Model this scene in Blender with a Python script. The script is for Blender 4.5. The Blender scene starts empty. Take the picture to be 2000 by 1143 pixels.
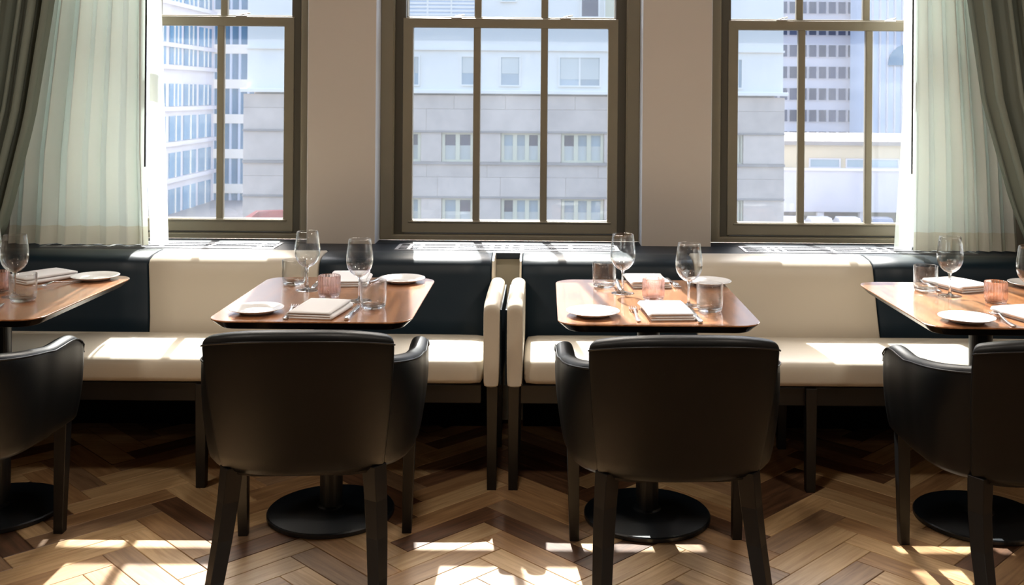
import bpy, bmesh, math, random
from mathutils import Vector, Matrix
random.seed(7)
S = bpy.context.scene
COL = S.collection
PI = math.pi

# ------------------------------------------------------------------ camera, sky, sun, fill lights, exposure
F, CX, CY, ROLL, H = 2000.0, 1065.0, 185.0, 0.0079, 1.46
cam_data = bpy.data.cameras.new('camera')
cam_data.sensor_width = 36.0
cam_data.lens = 36.0
cam_data.shift_x = (1000.0 - CX) / 2000.0
cam_data.shift_y = (CY - 571.5) / 2000.0
cam_data.clip_start, cam_data.clip_end = 0.05, 1000
cam_data.dof.use_dof = True
cam_data.dof.focus_distance = 3.4
cam_data.dof.aperture_fstop = 9.0
cam = bpy.data.objects.new('camera', cam_data)
COL.objects.link(cam)
cam.matrix_world = Matrix.Translation((0, 0, H)) @ Matrix.Rotation(PI / 2, 4, 'X') @ Matrix.Rotation(ROLL, 4, 'Z')
S.camera = cam

SUN_DIR = Vector((-0.14, 1.0, 1.055)).normalized()
world = bpy.data.worlds.new('sky'); S.world = world
world.use_nodes = True
wn = world.node_tree.nodes; wl = world.node_tree.links
wn.clear()
sky = wn.new('ShaderNodeTexSky'); sky.sky_type = 'NISHITA'; sky.sun_disc = False
sky.sun_elevation = math.asin(SUN_DIR.z); sky.sun_rotation = math.atan2(SUN_DIR.x, SUN_DIR.y)
sky.dust_density = 6.0; sky.air_density = 1.0; sky.ozone_density = 1.0
bg = wn.new('ShaderNodeBackground'); bg.inputs['Strength'].default_value = 0.78
wo = wn.new('ShaderNodeOutputWorld')
wl.new(sky.outputs['Color'], bg.inputs['Color']); wl.new(bg.outputs[0], wo.inputs['Surface'])

sd = bpy.data.lights.new('sun', 'SUN'); sd.energy = 19.0; sd.angle = math.radians(0.53); sd.color = (1.0, 0.95, 0.87)
so = bpy.data.objects.new('sun', sd); COL.objects.link(so)
so.rotation_euler = SUN_DIR.to_track_quat('Z', 'Y').to_euler(); so.location = (-3, 20, 25)

FILLS = [(-2.3, 2.2, 24), (-0.2, 2.2, 24), (1.9, 2.2, 24), (-1.9, -1.4, 12), (1.6, -1.4, 12)]  # unseen area lights, added as warm fill for the room side
for x, y, e in FILLS:
    ld = bpy.data.lights.new('room_fill', 'AREA'); ld.shape = 'DISK'; ld.size = 0.35
    ld.energy = e; ld.color = (1.0, 0.90, 0.79)
    lo = bpy.data.objects.new('room_fill', ld); lo.location = (x, y, 3.2); COL.objects.link(lo)

S.view_settings.view_transform = 'Standard'; S.view_settings.look = 'None'
S.view_settings.exposure = 0.0; S.view_settings.gamma = 1.0; S.view_settings.use_curve_mapping = False

# ------------------------------------------------------------------ helpers
def P(u, v, Y):                      # a sight line of the survey to a plane at distance Y
    dx, dy = u - CX, v - CY
    a, b = dx + ROLL * dy, dy - ROLL * dx
    return Vector((a * Y / F, Y, H - b * Y / F))
def PZ(u, v, Z):                     # ... to a level plane at height Z
    dx, dy = u - CX, v - CY
    a, b = dx + ROLL * dy, dy - ROLL * dx
    Y = (H - Z) * F / b
    return Vector((a * Y / F, Y, Z))

def link(name, me, mats=None, parent=None):
    o = bpy.data.objects.new(name, me); COL.objects.link(o)
    if mats is not None and not me.materials:
        for m in (mats if isinstance(mats, (list, tuple)) else [mats]): me.materials.append(m)
    if parent: o.parent = parent
    return o
def obj(name, bm, mats, parent=None, smooth=False, loc=None, subsurf=0, bevel=0, rot=None, normals=True):
    me = bpy.data.meshes.new(name)
    if normals: bmesh.ops.recalc_face_normals(bm, faces=bm.faces)
    bm.to_mesh(me); bm.free()
    if smooth:
        for p in me.polygons: p.use_smooth = True
    o = link(name, me, mats, parent)
    if loc is not None: o.location = loc
    if rot is not None: o.rotation_euler = rot
    if bevel:
        b = o.modifiers.new('bevel', 'BEVEL'); b.width = bevel; b.segments = 2; b.limit_method = 'ANGLE'
    if subsurf:
        s = o.modifiers.new('subsurf', 'SUBSURF'); s.levels = subsurf; s.render_levels = subsurf
    return o
def tag(o, label, cat, group=None):
    o['label'] = label; o['category'] = cat
    if group: o['group'] = group
    return o
def thing(name, label, cat, loc=(0, 0, 0), rz=0.0, group=None):
    o = bpy.data.objects.new(name, None); o.empty_display_size = 0.1; COL.objects.link(o)
    o.location = loc; o.rotation_euler = (0, 0, rz)
    return tag(o, label, cat, group)
def struct(o):
    o['kind'] = 'structure'; return o
def structroot(name, loc=(0, 0, 0)):
    o = bpy.data.objects.new(name, None); COL.objects.link(o); o.location = loc
    return struct(o)
def dup(root, loc, rz, label, group=None):
    r = root.copy(); COL.objects.link(r); r.location = loc; r.rotation_euler = (0, 0, rz)
    r['label'] = label
    if group: r['group'] = group
    for ch in list(root.children):
        c = ch.copy(); COL.objects.link(c); c.parent = r
        for g in list(ch.children):
            d = g.copy(); COL.objects.link(d); d.parent = c
    return r

def box(bm, x0, x1, y0, y1, z0, z1, mat=0):
    vs = [bm.verts.new(p) for p in ((x0,y0,z0),(x1,y0,z0),(x1,y1,z0),(x0,y1,z0),(x0,y0,z1),(x1,y0,z1),(x1,y1,z1),(x0,y1,z1))]
    for f in ((0,3,2,1),(4,5,6,7),(0,1,5,4),(1,2,6,5),(2,3,7,6),(3,0,4,7)):
        bm.faces.new([vs[i] for i in f]).material_index = mat
    return vs
def boxbm(*a):
    bm = bmesh.new(); box(bm, *a); return bm
def ring_frame(x0, x1, z0, z1, y0, y1, wl_, wr, wb, wt):      # rectangular frame, one connected mesh
    bm = bmesh.new()
    o = [(x0,z0),(x1,z0),(x1,z1),(x0,z1)]
    i = [(x0+wl_,z0+wb),(x1-wr,z0+wb),(x1-wr,z1-wt),(x0+wl_,z1-wt)]
    V = {}
    for k,(a,b) in enumerate(o):
        V['of',k] = bm.verts.new((a,y0,b)); V['ob',k] = bm.verts.new((a,y1,b))
    for k,(a,b) in enumerate(i):
        V['if',k] = bm.verts.new((a,y0,b)); V['ib',k] = bm.verts.new((a,y1,b))
    for k in range(4):
        n = (k+1) % 4
        bm.faces.new([V['of',k],V['of',n],V['if',n],V['if',k]])
        bm.faces.new([V['ob',k],V['ib',k],V['ib',n],V['ob',n]])
        bm.faces.new([V['of',k],V['ob',k],V['ob',n],V['of',n]])
        bm.faces.new([V['if',k],V['if',n],V['ib',n],V['ib',k]])
    return bm
def lathe(prof, seg=40, bm=None, rib=None):
    bm = bm or bmesh.new()
    rows = []
    for (r, z) in prof:
        if r < 1e-6:
            rows.append([bm.verts.new((0, 0, z))])
        else:
            row = []
            for k in range(seg):
                a = 2 * PI * k / seg
                rr = r if rib is None else rib(r, z, k)
                row.append(bm.verts.new((rr * math.cos(a), rr * math.sin(a), z)))
            rows.append(row)
    for A, B in zip(rows, rows[1:]):
        for k in range(seg):
            n = (k + 1) % seg
            if len(A) == 1 and len(B) == 1: continue
            if len(A) == 1: bm.faces.new([A[0], B[k], B[n]])
            elif len(B) == 1: bm.faces.new([A[k], A[n], B[0]])
            else: bm.faces.new([A[k], A[n], B[n], B[k]])
    return bm
def grid(rows, bm=None, closed=False, cap=False, mat=0):     # rows of points -> quads
    bm = bm or bmesh.new()
    V = [[bm.verts.new(p) for p in r] for r in rows]
    n = len(V[0])
    for A, B in zip(V, V[1:]):
        for k in range(n if closed else n - 1):
            m = (k + 1) % n
            bm.faces.new([A[k], A[m], B[m], B[k]]).material_index = mat
    if cap:
        bm.faces.new(list(reversed(V[0]))).material_index = mat
        bm.faces.new(V[-1]).material_index = mat
    return bm
def tube(path, r, seg=8):
    rows = []
    for i, p in enumerate(path):
        p = Vector(p)
        d = (Vector(path[min(i+1, len(path)-1)]) - Vector(path[max(i-1, 0)])).normalized()
        up = Vector((0, 0, 1)) if abs(d.z) < 0.95 else Vector((1, 0, 0))
        a = d.cross(up).normalized(); b = a.cross(d)
        rows.append([p + (a * math.cos(2*PI*k/seg) + b * math.sin(2*PI*k/seg)) * r for k in range(seg)])
    return grid(rows, closed=True, cap=True)
def rrect(w, d, r, n=6):             # rounded rectangle outline, counter-clockwise
    pts = []
    for cx, cy, a0 in ((w/2-r, d/2-r, 0), (-w/2+r, d/2-r, 90), (-w/2+r, -d/2+r, 180), (w/2-r, -d/2+r, 270)):
        for k in range(n + 1):
            a = math.radians(a0 + 90 * k / n)
            pts.append((cx + r * math.cos(a), cy + r * math.sin(a)))
    return pts

# ------------------------------------------------------------------ materials
def srgb(*c):
    return tuple(((v/255)/12.92 if v/255 <= 0.04045 else ((v/255+0.055)/1.055)**2.4) for v in c)
def mat(name, col, rough=0.5, metal=0.0, noise=None, bump=None, spec=0.5, coat=0.0, sheen=0.0, rand=0.0, sub=None):
    m = bpy.data.materials.new(name); m.use_nodes = True
    N, L = m.node_tree.nodes, m.node_tree.links
    b = N['Principled BSDF']
    b.inputs['Roughness'].default_value = rough; b.inputs['Metallic'].default_value = metal
    b.inputs['Specular IOR Level'].default_value = spec
    if coat: b.inputs['Coat Weight'].default_value = coat; b.inputs['Coat Roughness'].default_value = 0.12
    if sheen: b.inputs['Sheen Weight'].default_value = sheen
    b.inputs['Base Color'].default_value = (*col, 1)
    out = None
    tc = N.new('ShaderNodeTexCoord')
    if noise:
        scale, amt, stretch = noise
        mp = N.new('ShaderNodeMapping'); mp.inputs['Scale'].default_value = stretch
        L.new(tc.outputs['Object'], mp.inputs['Vector'])
        nz = N.new('ShaderNodeTexNoise'); nz.inputs['Scale'].default_value = scale; nz.inputs['Detail'].default_value = 5
        L.new(mp.outputs[0], nz.inputs['Vector'])
        mx = N.new('ShaderNodeMix'); mx.data_type = 'RGBA'
        mx.inputs['A'].default_value = (*[c * (1 - amt) for c in col], 1)
        mx.inputs['B'].default_value = (*[min(1, c * (1 + amt)) for c in col], 1)
        L.new(nz.outputs['Fac'], mx.inputs['Factor'])
        out = mx.outputs['Result']
    if rand:
        oi = N.new('ShaderNodeObjectInfo')
        mr = N.new('ShaderNodeMapRange'); mr.inputs['To Min'].default_value = 1 - rand; mr.inputs['To Max'].default_value = 1 + rand
        L.new(oi.outputs['Random'], mr.inputs['Value'])
        hs = N.new('ShaderNodeHueSaturation'); L.new(mr.outputs[0], hs.inputs['Value'])
        if out: L.new(out, hs.inputs['Color'])
        else: hs.inputs['Color'].default_value = (*col, 1)
        out = hs.outputs['Color']
    if out: L.new(out, b.inputs['Base Color'])
    if bump:
        bs, bd = bump
        n2 = N.new('ShaderNodeTexNoise'); n2.inputs['Scale'].default_value = bs; n2.inputs['Detail'].default_value = 3
        L.new(tc.outputs['Object'], n2.inputs['Vector'])
        bp = N.new('ShaderNodeBump'); bp.inputs['Strength'].default_value = bd; bp.inputs['Distance'].default_value = 0.002
        L.new(n2.outputs['Fac'], bp.inputs['Height']); L.new(bp.outputs[0], b.inputs['Normal'])
    return m
def wood(name, dark, light, scale=6.0, axis='Y', rough=0.35, rand=0.0, coat=0.0, stretch=14.0):
    m = bpy.data.materials.new(name); m.use_nodes = True
    N, L = m.node_tree.nodes, m.node_tree.links
    b = N['Principled BSDF']; b.inputs['Roughness'].default_value = rough
    if coat: b.inputs['Coat Weight'].default_value = coat; b.inputs['Coat Roughness'].default_value = 0.15
    tc = N.new('ShaderNodeTexCoord'); oi = N.new('ShaderNodeObjectInfo')
    ad = N.new('ShaderNodeVectorMath'); ad.operation = 'MULTIPLY_ADD'
    cb = N.new('ShaderNodeCombineXYZ')
    for k in range(3): L.new(oi.outputs['Random'], cb.inputs[k])
    ad.inputs[1].default_value = (37, 53, 29)
    L.new(cb.outputs[0], ad.inputs[0]); L.new(tc.outputs['Object'], ad.inputs[2])
    mp = N.new('ShaderNodeMapping')
    st = {'X': (1, stretch, stretch), 'Y': (stretch, 1, stretch)}[axis]
    mp.inputs['Scale'].default_value = st
    L.new(ad.outputs[0], mp.inputs['Vector'])
    nz = N.new('ShaderNodeTexNoise'); nz.inputs['Scale'].default_value = scale; nz.inputs['Detail'].default_value = 6; nz.inputs['Distortion'].default_value = 0.6
    L.new(mp.outputs[0], nz.inputs['Vector'])
    rp = N.new('ShaderNodeValToRGB')
    rp.color_ramp.elements[0].position = 0.3; rp.color_ramp.elements[0].color = (*dark, 1)
    rp.color_ramp.elements[1].position = 0.7; rp.color_ramp.elements[1].color = (*light, 1)
    L.new(nz.outputs['Fac'], rp.inputs['Fac'])
    out = rp.outputs['Color']
    if rand:
        mr = N.new('ShaderNodeMapRange'); mr.inputs['To Min'].default_value = 1 - rand; mr.inputs['To Max'].default_value = 1 + rand
        L.new(oi.outputs['Random'], mr.inputs['Value'])
        hs = N.new('ShaderNodeHueSaturation'); L.new(mr.outputs[0], hs.inputs['Value']); L.new(out, hs.inputs['Color'])
        out = hs.outputs['Color']
    L.new(out, b.inputs['Base Color'])
    bp = N.new('ShaderNodeBump'); bp.inputs['Strength'].default_value = 0.06; bp.inputs['Distance'].default_value = 0.001
    L.new(nz.outputs['Fac'], bp.inputs['Height']); L.new(bp.outputs[0], b.inputs['Normal'])
    return m
def clear_glass(name, tint=(0.97, 0.98, 0.98), edge=(0.72, 0.76, 0.78), ior=1.5, dust_veil=0.0, rough=0.0, refr=None, gcol=(1, 1, 1)):
    m = bpy.data.materials.new(name); m.use_nodes = True
    N, L = m.node_tree.nodes, m.node_tree.links
    N.remove(N['Principled BSDF']); o = N['Material Output']
    lw = N.new('ShaderNodeLayerWeight'); lw.inputs['Blend'].default_value = 0.5
    pw = N.new('ShaderNodeMath'); pw.operation = 'POWER'; pw.inputs[1].default_value = 4.0
    L.new(lw.outputs['Facing'], pw.inputs[0])
    mx = N.new('ShaderNodeMix'); mx.data_type = 'RGBA'
    mx.inputs['A'].default_value = (*tint, 1); mx.inputs['B'].default_value = (*edge, 1)
    L.new(pw.outputs[0], mx.inputs['Factor'])
    tr = N.new('ShaderNodeBsdfTransparent'); L.new(mx.outputs['Result'], tr.inputs['Color'])
    gl = N.new('ShaderNodeBsdfGlossy'); gl.inputs['Roughness'].default_value = rough
    p5 = N.new('ShaderNodeMath'); p5.operation = 'POWER'; p5.inputs[1].default_value = 5.0
    L.new(lw.outputs['Facing'], p5.inputs[0])
    f0 = ((ior - 1)/(ior + 1))**2
    fr = N.new('ShaderNodeMath'); fr.operation = 'MULTIPLY_ADD'; fr.inputs[1].default_value = 0.85; fr.inputs[2].default_value = f0
    L.new(p5.outputs[0], fr.inputs[0])
    ms = N.new('ShaderNodeMixShader')
    L.new(fr.outputs[0], ms.inputs['Fac']); L.new(tr.outputs[0], ms.inputs[1]); L.new(gl.outputs[0], ms.inputs[2])
    last = ms.outputs[0]
    if refr:                          # thicker body seen edge-on bends the light
        rg = N.new('ShaderNodeBsdfGlass'); rg.inputs['IOR'].default_value = 1.48; rg.inputs['Roughness'].default_value = 0.0
        rg.inputs['Color'].default_value = (*gcol, 1)
        p2 = N.new('ShaderNodeMath'); p2.operation = 'POWER'; p2.inputs[1].default_value = 2.6
        L.new(lw.outputs['Facing'], p2.inputs[0])
        ma = N.new('ShaderNodeMath'); ma.operation = 'MULTIPLY_ADD'; ma.use_clamp = True
        ma.inputs[1].default_value = refr[1]; ma.inputs[2].default_value = refr[0]
        L.new(p2.outputs[0], ma.inputs[0])
        mr = N.new('ShaderNodeMixShader'); L.new(ma.outputs[0], mr.inputs['Fac'])
        L.new(last, mr.inputs[1]); L.new(rg.outputs[0], mr.inputs[2]); last = mr.outputs[0]
    if dust_veil:  # specks are dust; the bluish film puts the view's haze into the glass
        tl = N.new('ShaderNodeBsdfTranslucent'); tl.inputs['Color'].default_value = (0.80, 0.88, 1.0, 1)
        tc = N.new('ShaderNodeTexCoord')
        nz = N.new('ShaderNodeTexNoise'); nz.inputs['Scale'].default_value = 5.0; nz.inputs['Detail'].default_value = 4
        vo = N.new('ShaderNodeTexVoronoi'); vo.inputs['Scale'].default_value = 46.0
        L.new(tc.outputs['Object'], nz.inputs['Vector']); L.new(tc.outputs['Object'], vo.inputs['Vector'])
        lt = N.new('ShaderNodeMath'); lt.operation = 'LESS_THAN'; lt.inputs[1].default_value = 0.075
        L.new(vo.outputs['Distance'], lt.inputs[0])
        gt = N.new('ShaderNodeMath'); gt.operation = 'GREATER_THAN'; gt.inputs[1].default_value = 0.60
        L.new(nz.outputs['Fac'], gt.inputs[0])
        sp = N.new('ShaderNodeMath'); sp.operation = 'MULTIPLY'; L.new(lt.outputs[0], sp.inputs[0]); L.new(gt.outputs[0], sp.inputs[1])
        a1 = N.new('ShaderNodeMath'); a1.operation = 'MULTIPLY_ADD'; a1.inputs[1].default_value = dust_veil * 1.2; a1.inputs[2].default_value = dust_veil * 0.4
        L.new(nz.outputs['Fac'], a1.inputs[0])
        a2 = N.new('ShaderNodeMath'); a2.operation = 'MULTIPLY_ADD'; a2.inputs[1].default_value = 0.10
        L.new(sp.outputs[0], a2.inputs[0]); L.new(a1.outputs[0], a2.inputs[2])
        m2 = N.new('ShaderNodeMixShader'); L.new(a2.outputs[0], m2.inputs['Fac'])
        L.new(last, m2.inputs[1]); L.new(tl.outputs[0], m2.inputs[2]); last = m2.outputs[0]
    L.new(last, o.inputs['Surface'])
    return m
def cloth(name, col, trans=0.5, open_=0.0, tcol=None, weave=300.0):
    m = bpy.data.materials.new(name); m.use_nodes = True
    N, L = m.node_tree.nodes, m.node_tree.links
    N.remove(N['Principled BSDF']); o = N['Material Output']
    df = N.new('ShaderNodeBsdfDiffuse'); df.inputs['Color'].default_value = (*col, 1)
    tl = N.new('ShaderNodeBsdfTranslucent'); tl.inputs['Color'].default_value = (*(tcol or col), 1)
    ms = N.new('ShaderNodeMixShader'); ms.inputs['Fac'].default_value = trans
    L.new(df.outputs[0], ms.inputs[1]); L.new(tl.outputs[0], ms.inputs[2])
    tr = N.new('ShaderNodeBsdfTransparent'); m2 = N.new('ShaderNodeMixShader'); m2.inputs['Fac'].default_value = open_
    L.new(ms.outputs[0], m2.inputs[1]); L.new(tr.outputs[0], m2.inputs[2])
    tc = N.new('ShaderNodeTexCoord'); nz = N.new('ShaderNodeTexNoise'); nz.inputs['Scale'].default_value = weave
    L.new(tc.outputs['Object'], nz.inputs['Vector'])
    bp = N.new('ShaderNodeBump'); bp.inputs['Strength'].default_value = 0.15; bp.inputs['Distance'].default_value = 0.001
    L.new(nz.outputs['Fac'], bp.inputs['Height']); L.new(bp.outputs[0], df.inputs['Normal'])
    L.new(m2.outputs[0], o.inputs['Surface'])
    return m

M_wall = mat('wall_paint', srgb(190, 182, 172), 0.7, bump=(60, 0.1))
M_reveal = mat('reveal_paint', srgb(205, 208, 212), 0.6)
M_ceil = mat('ceiling_paint', srgb(225, 220, 212), 0.8)
M_room = mat('room_paint', srgb(190, 176, 160), 0.8)
M_frame = mat('frame_paint', srgb(126, 118, 99), 0.42, noise=(9, 0.08, (1, 1, 1)))
M_frame_shade = mat('frame_shaded', srgb(74, 70, 58), 0.45)  # jamb colour darkened: the shade of its recess is put in
M_pane = clear_glass('window_glass', (0.95, 0.98, 1.0), (0.8, 0.85, 0.9), 1.45, dust_veil=0.02)
M_metal = mat('steel', (0.75, 0.76, 0.78), 0.2, 1.0)
M_grille = mat('grille_metal', (0.34, 0.35, 0.38), 0.5, 1.0)
M_ledge = mat('ledge_laminate', srgb(20, 32, 44), 0.42, noise=(12, 0.1, (1, 1, 1)), spec=0.3)
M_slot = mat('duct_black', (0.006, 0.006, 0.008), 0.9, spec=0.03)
M_board = mat('beige_board', srgb(168, 160, 142), 0.6)
M_navy = mat('navy_leather', srgb(3, 25, 37), 0.42, bump=(500, 0.10), spec=0.3)
M_cream = mat('cream_leather', srgb(206, 196, 178), 0.42, bump=(500, 0.10))
M_black = mat('black_leather', srgb(5, 9, 12), 0.42, bump=(420, 0.14), spec=0.36)
M_pipe = mat('black_piping', srgb(14, 14, 16), 0.35)
M_dark = mat('ebony_wood', srgb(17, 16, 16), 0.38, noise=(20, 0.25, (1, 1, 0.1)))
M_iron = mat('black_metal', srgb(12, 20, 27), 0.36, 0.0, bump=(700, 0.08), spec=0.6)
M_top = wood('walnut_top', srgb(126, 78, 46), srgb(190, 130, 84), 3.2, 'Y', 0.25, coat=0.9)
M_edge = mat('table_edge', srgb(44, 34, 30), 0.25)
M_edgew = mat('table_edge_wood', srgb(120, 72, 48), 0.25)
M_china = mat('white_china', srgb(236, 236, 236), 0.12, coat=0.4)
M_linen = mat('white_linen', srgb(232, 230, 230), 0.8, bump=(900, 0.25), sheen=0.2)
M_glass = clear_glass('clear_glass', ior=1.5, refr=(.02, .95))
M_glass2 = clear_glass('thick_glass', (0.92, 0.95, 0.96), (0.5, 0.55, 0.6), 1.6, refr=(.75, .25))
M_pink = clear_glass('pink_glass', (0.99, 0.935, 0.93), (0.95, 0.80, 0.80), 1.6, refr=(.55, .4), gcol=(1.0, .945, .94))
M_sheer = cloth('sheer_lined', srgb(234, 236, 230), 0.21, 0.0, srgb(214, 234, 230))
M_diffuser = cloth('sheer_diffuser', srgb(236, 238, 232), 0.5, 0.0)
M_voile = cloth('sheer_voile', srgb(226, 232, 226), 0.6, 0.42, srgb(224, 236, 230))
M_hem = cloth('sheer_hem', srgb(222, 220, 206), 0.15, 0.0, srgb(214, 218, 204))
M_drape = cloth('drape_velvet', srgb(134, 142, 132), 0.10, 0.0, srgb(160, 180, 172), 700)
OAK = [wood('oak_light', srgb(170, 134, 92), srgb(205, 172, 128), 5, 'X', 0.34, 0.10),
       wood('oak_mid', srgb(140, 104, 70), srgb(180, 142, 100), 5, 'X', 0.34, 0.12),
       wood('oak_grey', srgb(120, 92, 68), srgb(160, 128, 96), 5, 'X', 0.34, 0.12),
       wood('walnut_dark', srgb(78, 54, 38), srgb(118, 84, 60), 5, 'X', 0.34, 0.12)]
M_under = mat('subfloor', srgb(60, 44, 32), 0.8)
M_stone = mat('limestone', srgb(194, 178, 164), 0.85, noise=(1.4, 0.18, (1, 1, 1)), rand=0.06)
M_stonedk = mat('limestone_ledge', srgb(140, 132, 126), 0.9)
M_white = mat('white_panel', srgb(230, 225, 214), 0.8, noise=(0.3, 0.03, (1, 1, 1)))
M_conc = mat('pale_concrete', srgb(196, 192, 196), 0.85, noise=(0.2, 0.05, (1, 1, 1)))
M_beige = mat('beige_render', srgb(196, 180, 150), 0.85)
M_winframe = mat('cream_window_frame', srgb(206, 200, 170), 0.6)
M_wing = mat('window_pane_dark', srgb(44, 54, 84), 0.15, rand=0.25)
M_wing2 = mat('window_pane_pale', srgb(150, 168, 176), 0.15, rand=0.15)
M_wing3 = mat('window_blind', srgb(190, 192, 184), 0.4, rand=0.12)
M_blue = mat('blue_glazing', srgb(84, 130, 160), 0.12, rand=0.18)
M_bluep = mat('pale_blue_cladding', srgb(186, 198, 214), 0.4)
M_red = mat('red_roof', srgb(190, 96, 84), 0.7)
M_road = mat('asphalt', srgb(110, 110, 114), 0.9)

# ------------------------------------------------------------------ the setting: floor
W_, L_ = 0.095, 0.42
floor = struct(obj('floor', boxbm(-3.6, 3.4, -5.0, 5.1, -0.12, -0.012), M_under))
def plank_mesh():
    bm = bmesh.new()
    g, h, c = 0.0006, 0.012, 0.0016
    x0, x1, y0, y1 = -L_/2 + g, L_/2 - g, -W_/2 + g, W_/2 - g
    lo = [bm.verts.new(p) for p in ((x0,y0,-h),(x1,y0,-h),(x1,y1,-h),(x0,y1,-h))]
    md = [bm.verts.new(p) for p in ((x0,y0,-c),(x1,y0,-c),(x1,y1,-c),(x0,y1,-c))]
    tp = [bm.verts.new(p) for p in ((x0+c,y0+c,0),(x1-c,y0+c,0),(x1-c,y1-c,0),(x0+c,y1-c,0))]
    for A, B in ((lo, md), (md, tp)):
        for k in range(4): bm.faces.new([A[k], A[(k+1)%4], B[(k+1)%4], B[k]])
    bm.faces.new(tp)
    return bm
plank_me = []
for m in OAK:
    me = bpy.data.meshes.new('plank'); b = plank_mesh(); bmesh.ops.recalc_face_normals(b, faces=b.faces); b.to_mesh(me); b.free()
    me.materials.append(m); plank_me.append(me)
OX, OY = -0.13 + L_/math.sqrt(2), 0.04
spots = []
for j in range(-9, 10):
    for k in range(-60, 60):
        for kind in (0, 1):
            if kind == 0: cx, cy = k*W_ - j*L_ + L_/2, k*W_ + j*L_ + W_/2
            else: cx, cy = (k-1)*W_ - j*L_ + W_/2, k*W_ + j*L_ + L_/2
            X, Y = (cx - cy)/math.sqrt(2) + OX, (cx + cy)/math.sqrt(2) + OY
            if -3.3 < X < 3.1 and -4.7 < Y < 4.6: spots.append((X, Y, kind, k, j))
spots.sort(key=lambda s: math.hypot(s[0]*0.62, s[1]-3.1))
rest = bmesh.new()
for i, (X, Y, kind, k, j) in enumerate(spots):
    w = random.choices((0, 1, 2, 3), (4, 3, 2, 3))[0]
    a = (PI/4 if kind == 0 else 3*PI/4)
    if i < 290:
        o = bpy.data.objects.new('plank', plank_me[w]); COL.objects.link(o); o.parent = floor
        o.location = (X, Y, random.uniform(-0.0006, 0)); o.rotation_euler = (0, 0, a)
    else:
        M = Matrix.Translation((X, Y, 0)) @ Matrix.Rotation(a, 4, 'Z')
        x, y = L_/2 - 0.0008, W_/2 - 0.0008
        f = rest.faces.new([rest.verts.new(M @ Vector(p)) for p in ((-x,-y,0),(x,-y,0),(x,y,0),(-x,y,0))]); f.material_index = w
ro = obj('plank_field', rest, OAK, floor); ro['kind'] = 'stuff'

# walls, ceiling
YW = 4.73                                     # face of the window wall
WIN_X = (-1.714, -0.1666, 1.386); HALF = 0.615; WB, WT = 0.775, 2.82
wall_back = structroot('wall_back')
edges = [-3.6] + [e for x in WIN_X for e in (x-HALF, x+HALF)] + [3.4]
for a, b in zip(edges[0::2], edges[1::2]):
    o = obj('pier', boxbm(a, b, YW, YW+0.42, 0.0, 3.3), [M_wall, M_reveal], wall_back, bevel=0.006)
    for p in o.data.polygons:
        if abs(p.normal.x) > 0.9: p.material_index = 1
for x in WIN_X:
    obj('spandrel', boxbm(x-HALF, x+HALF, YW, YW+0.42, 0.0, 0.74), M_wall, wall_back)
    obj('lintel', boxbm(x-HALF, x+HALF, YW, YW+0.42, WT, 3.3), M_wall, wall_back)
struct(obj('ceiling', boxbm(-3.6, 3.4, -5.0, 5.15, 3.3, 3.4), M_ceil))
struct(obj('wall_left', boxbm(-3.7, -3.6, -5.0, 5.15, -0.1, 3.4), M_room))
struct(obj('wall_right', boxbm(3.4, 3.5, -5.0, 5.15, -0.1, 3.4), M_room))
struct(obj('wall_front', boxbm(-3.7, 3.5, -5.1, -5.0, -0.1, 3.4), M_room))

# ledge under the windows, with its front board
ZL = 0.765
ledge = structroot('trim_1')
obj('ledge_top', boxbm(-3.58, 3.38, 4.50, YW, ZL-0.03, ZL), M_ledge, ledge, bevel=0.006)
for x in WIN_X:
    obj('ledge_recess', boxbm(x-HALF, x+HALF, YW, YW+0.13, ZL-0.024, ZL), M_ledge, ledge)
struct(obj('trim_2', boxbm(-3.58, 3.38, 4.53, 4.55, 0.02, ZL-0.031), M_board))

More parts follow.
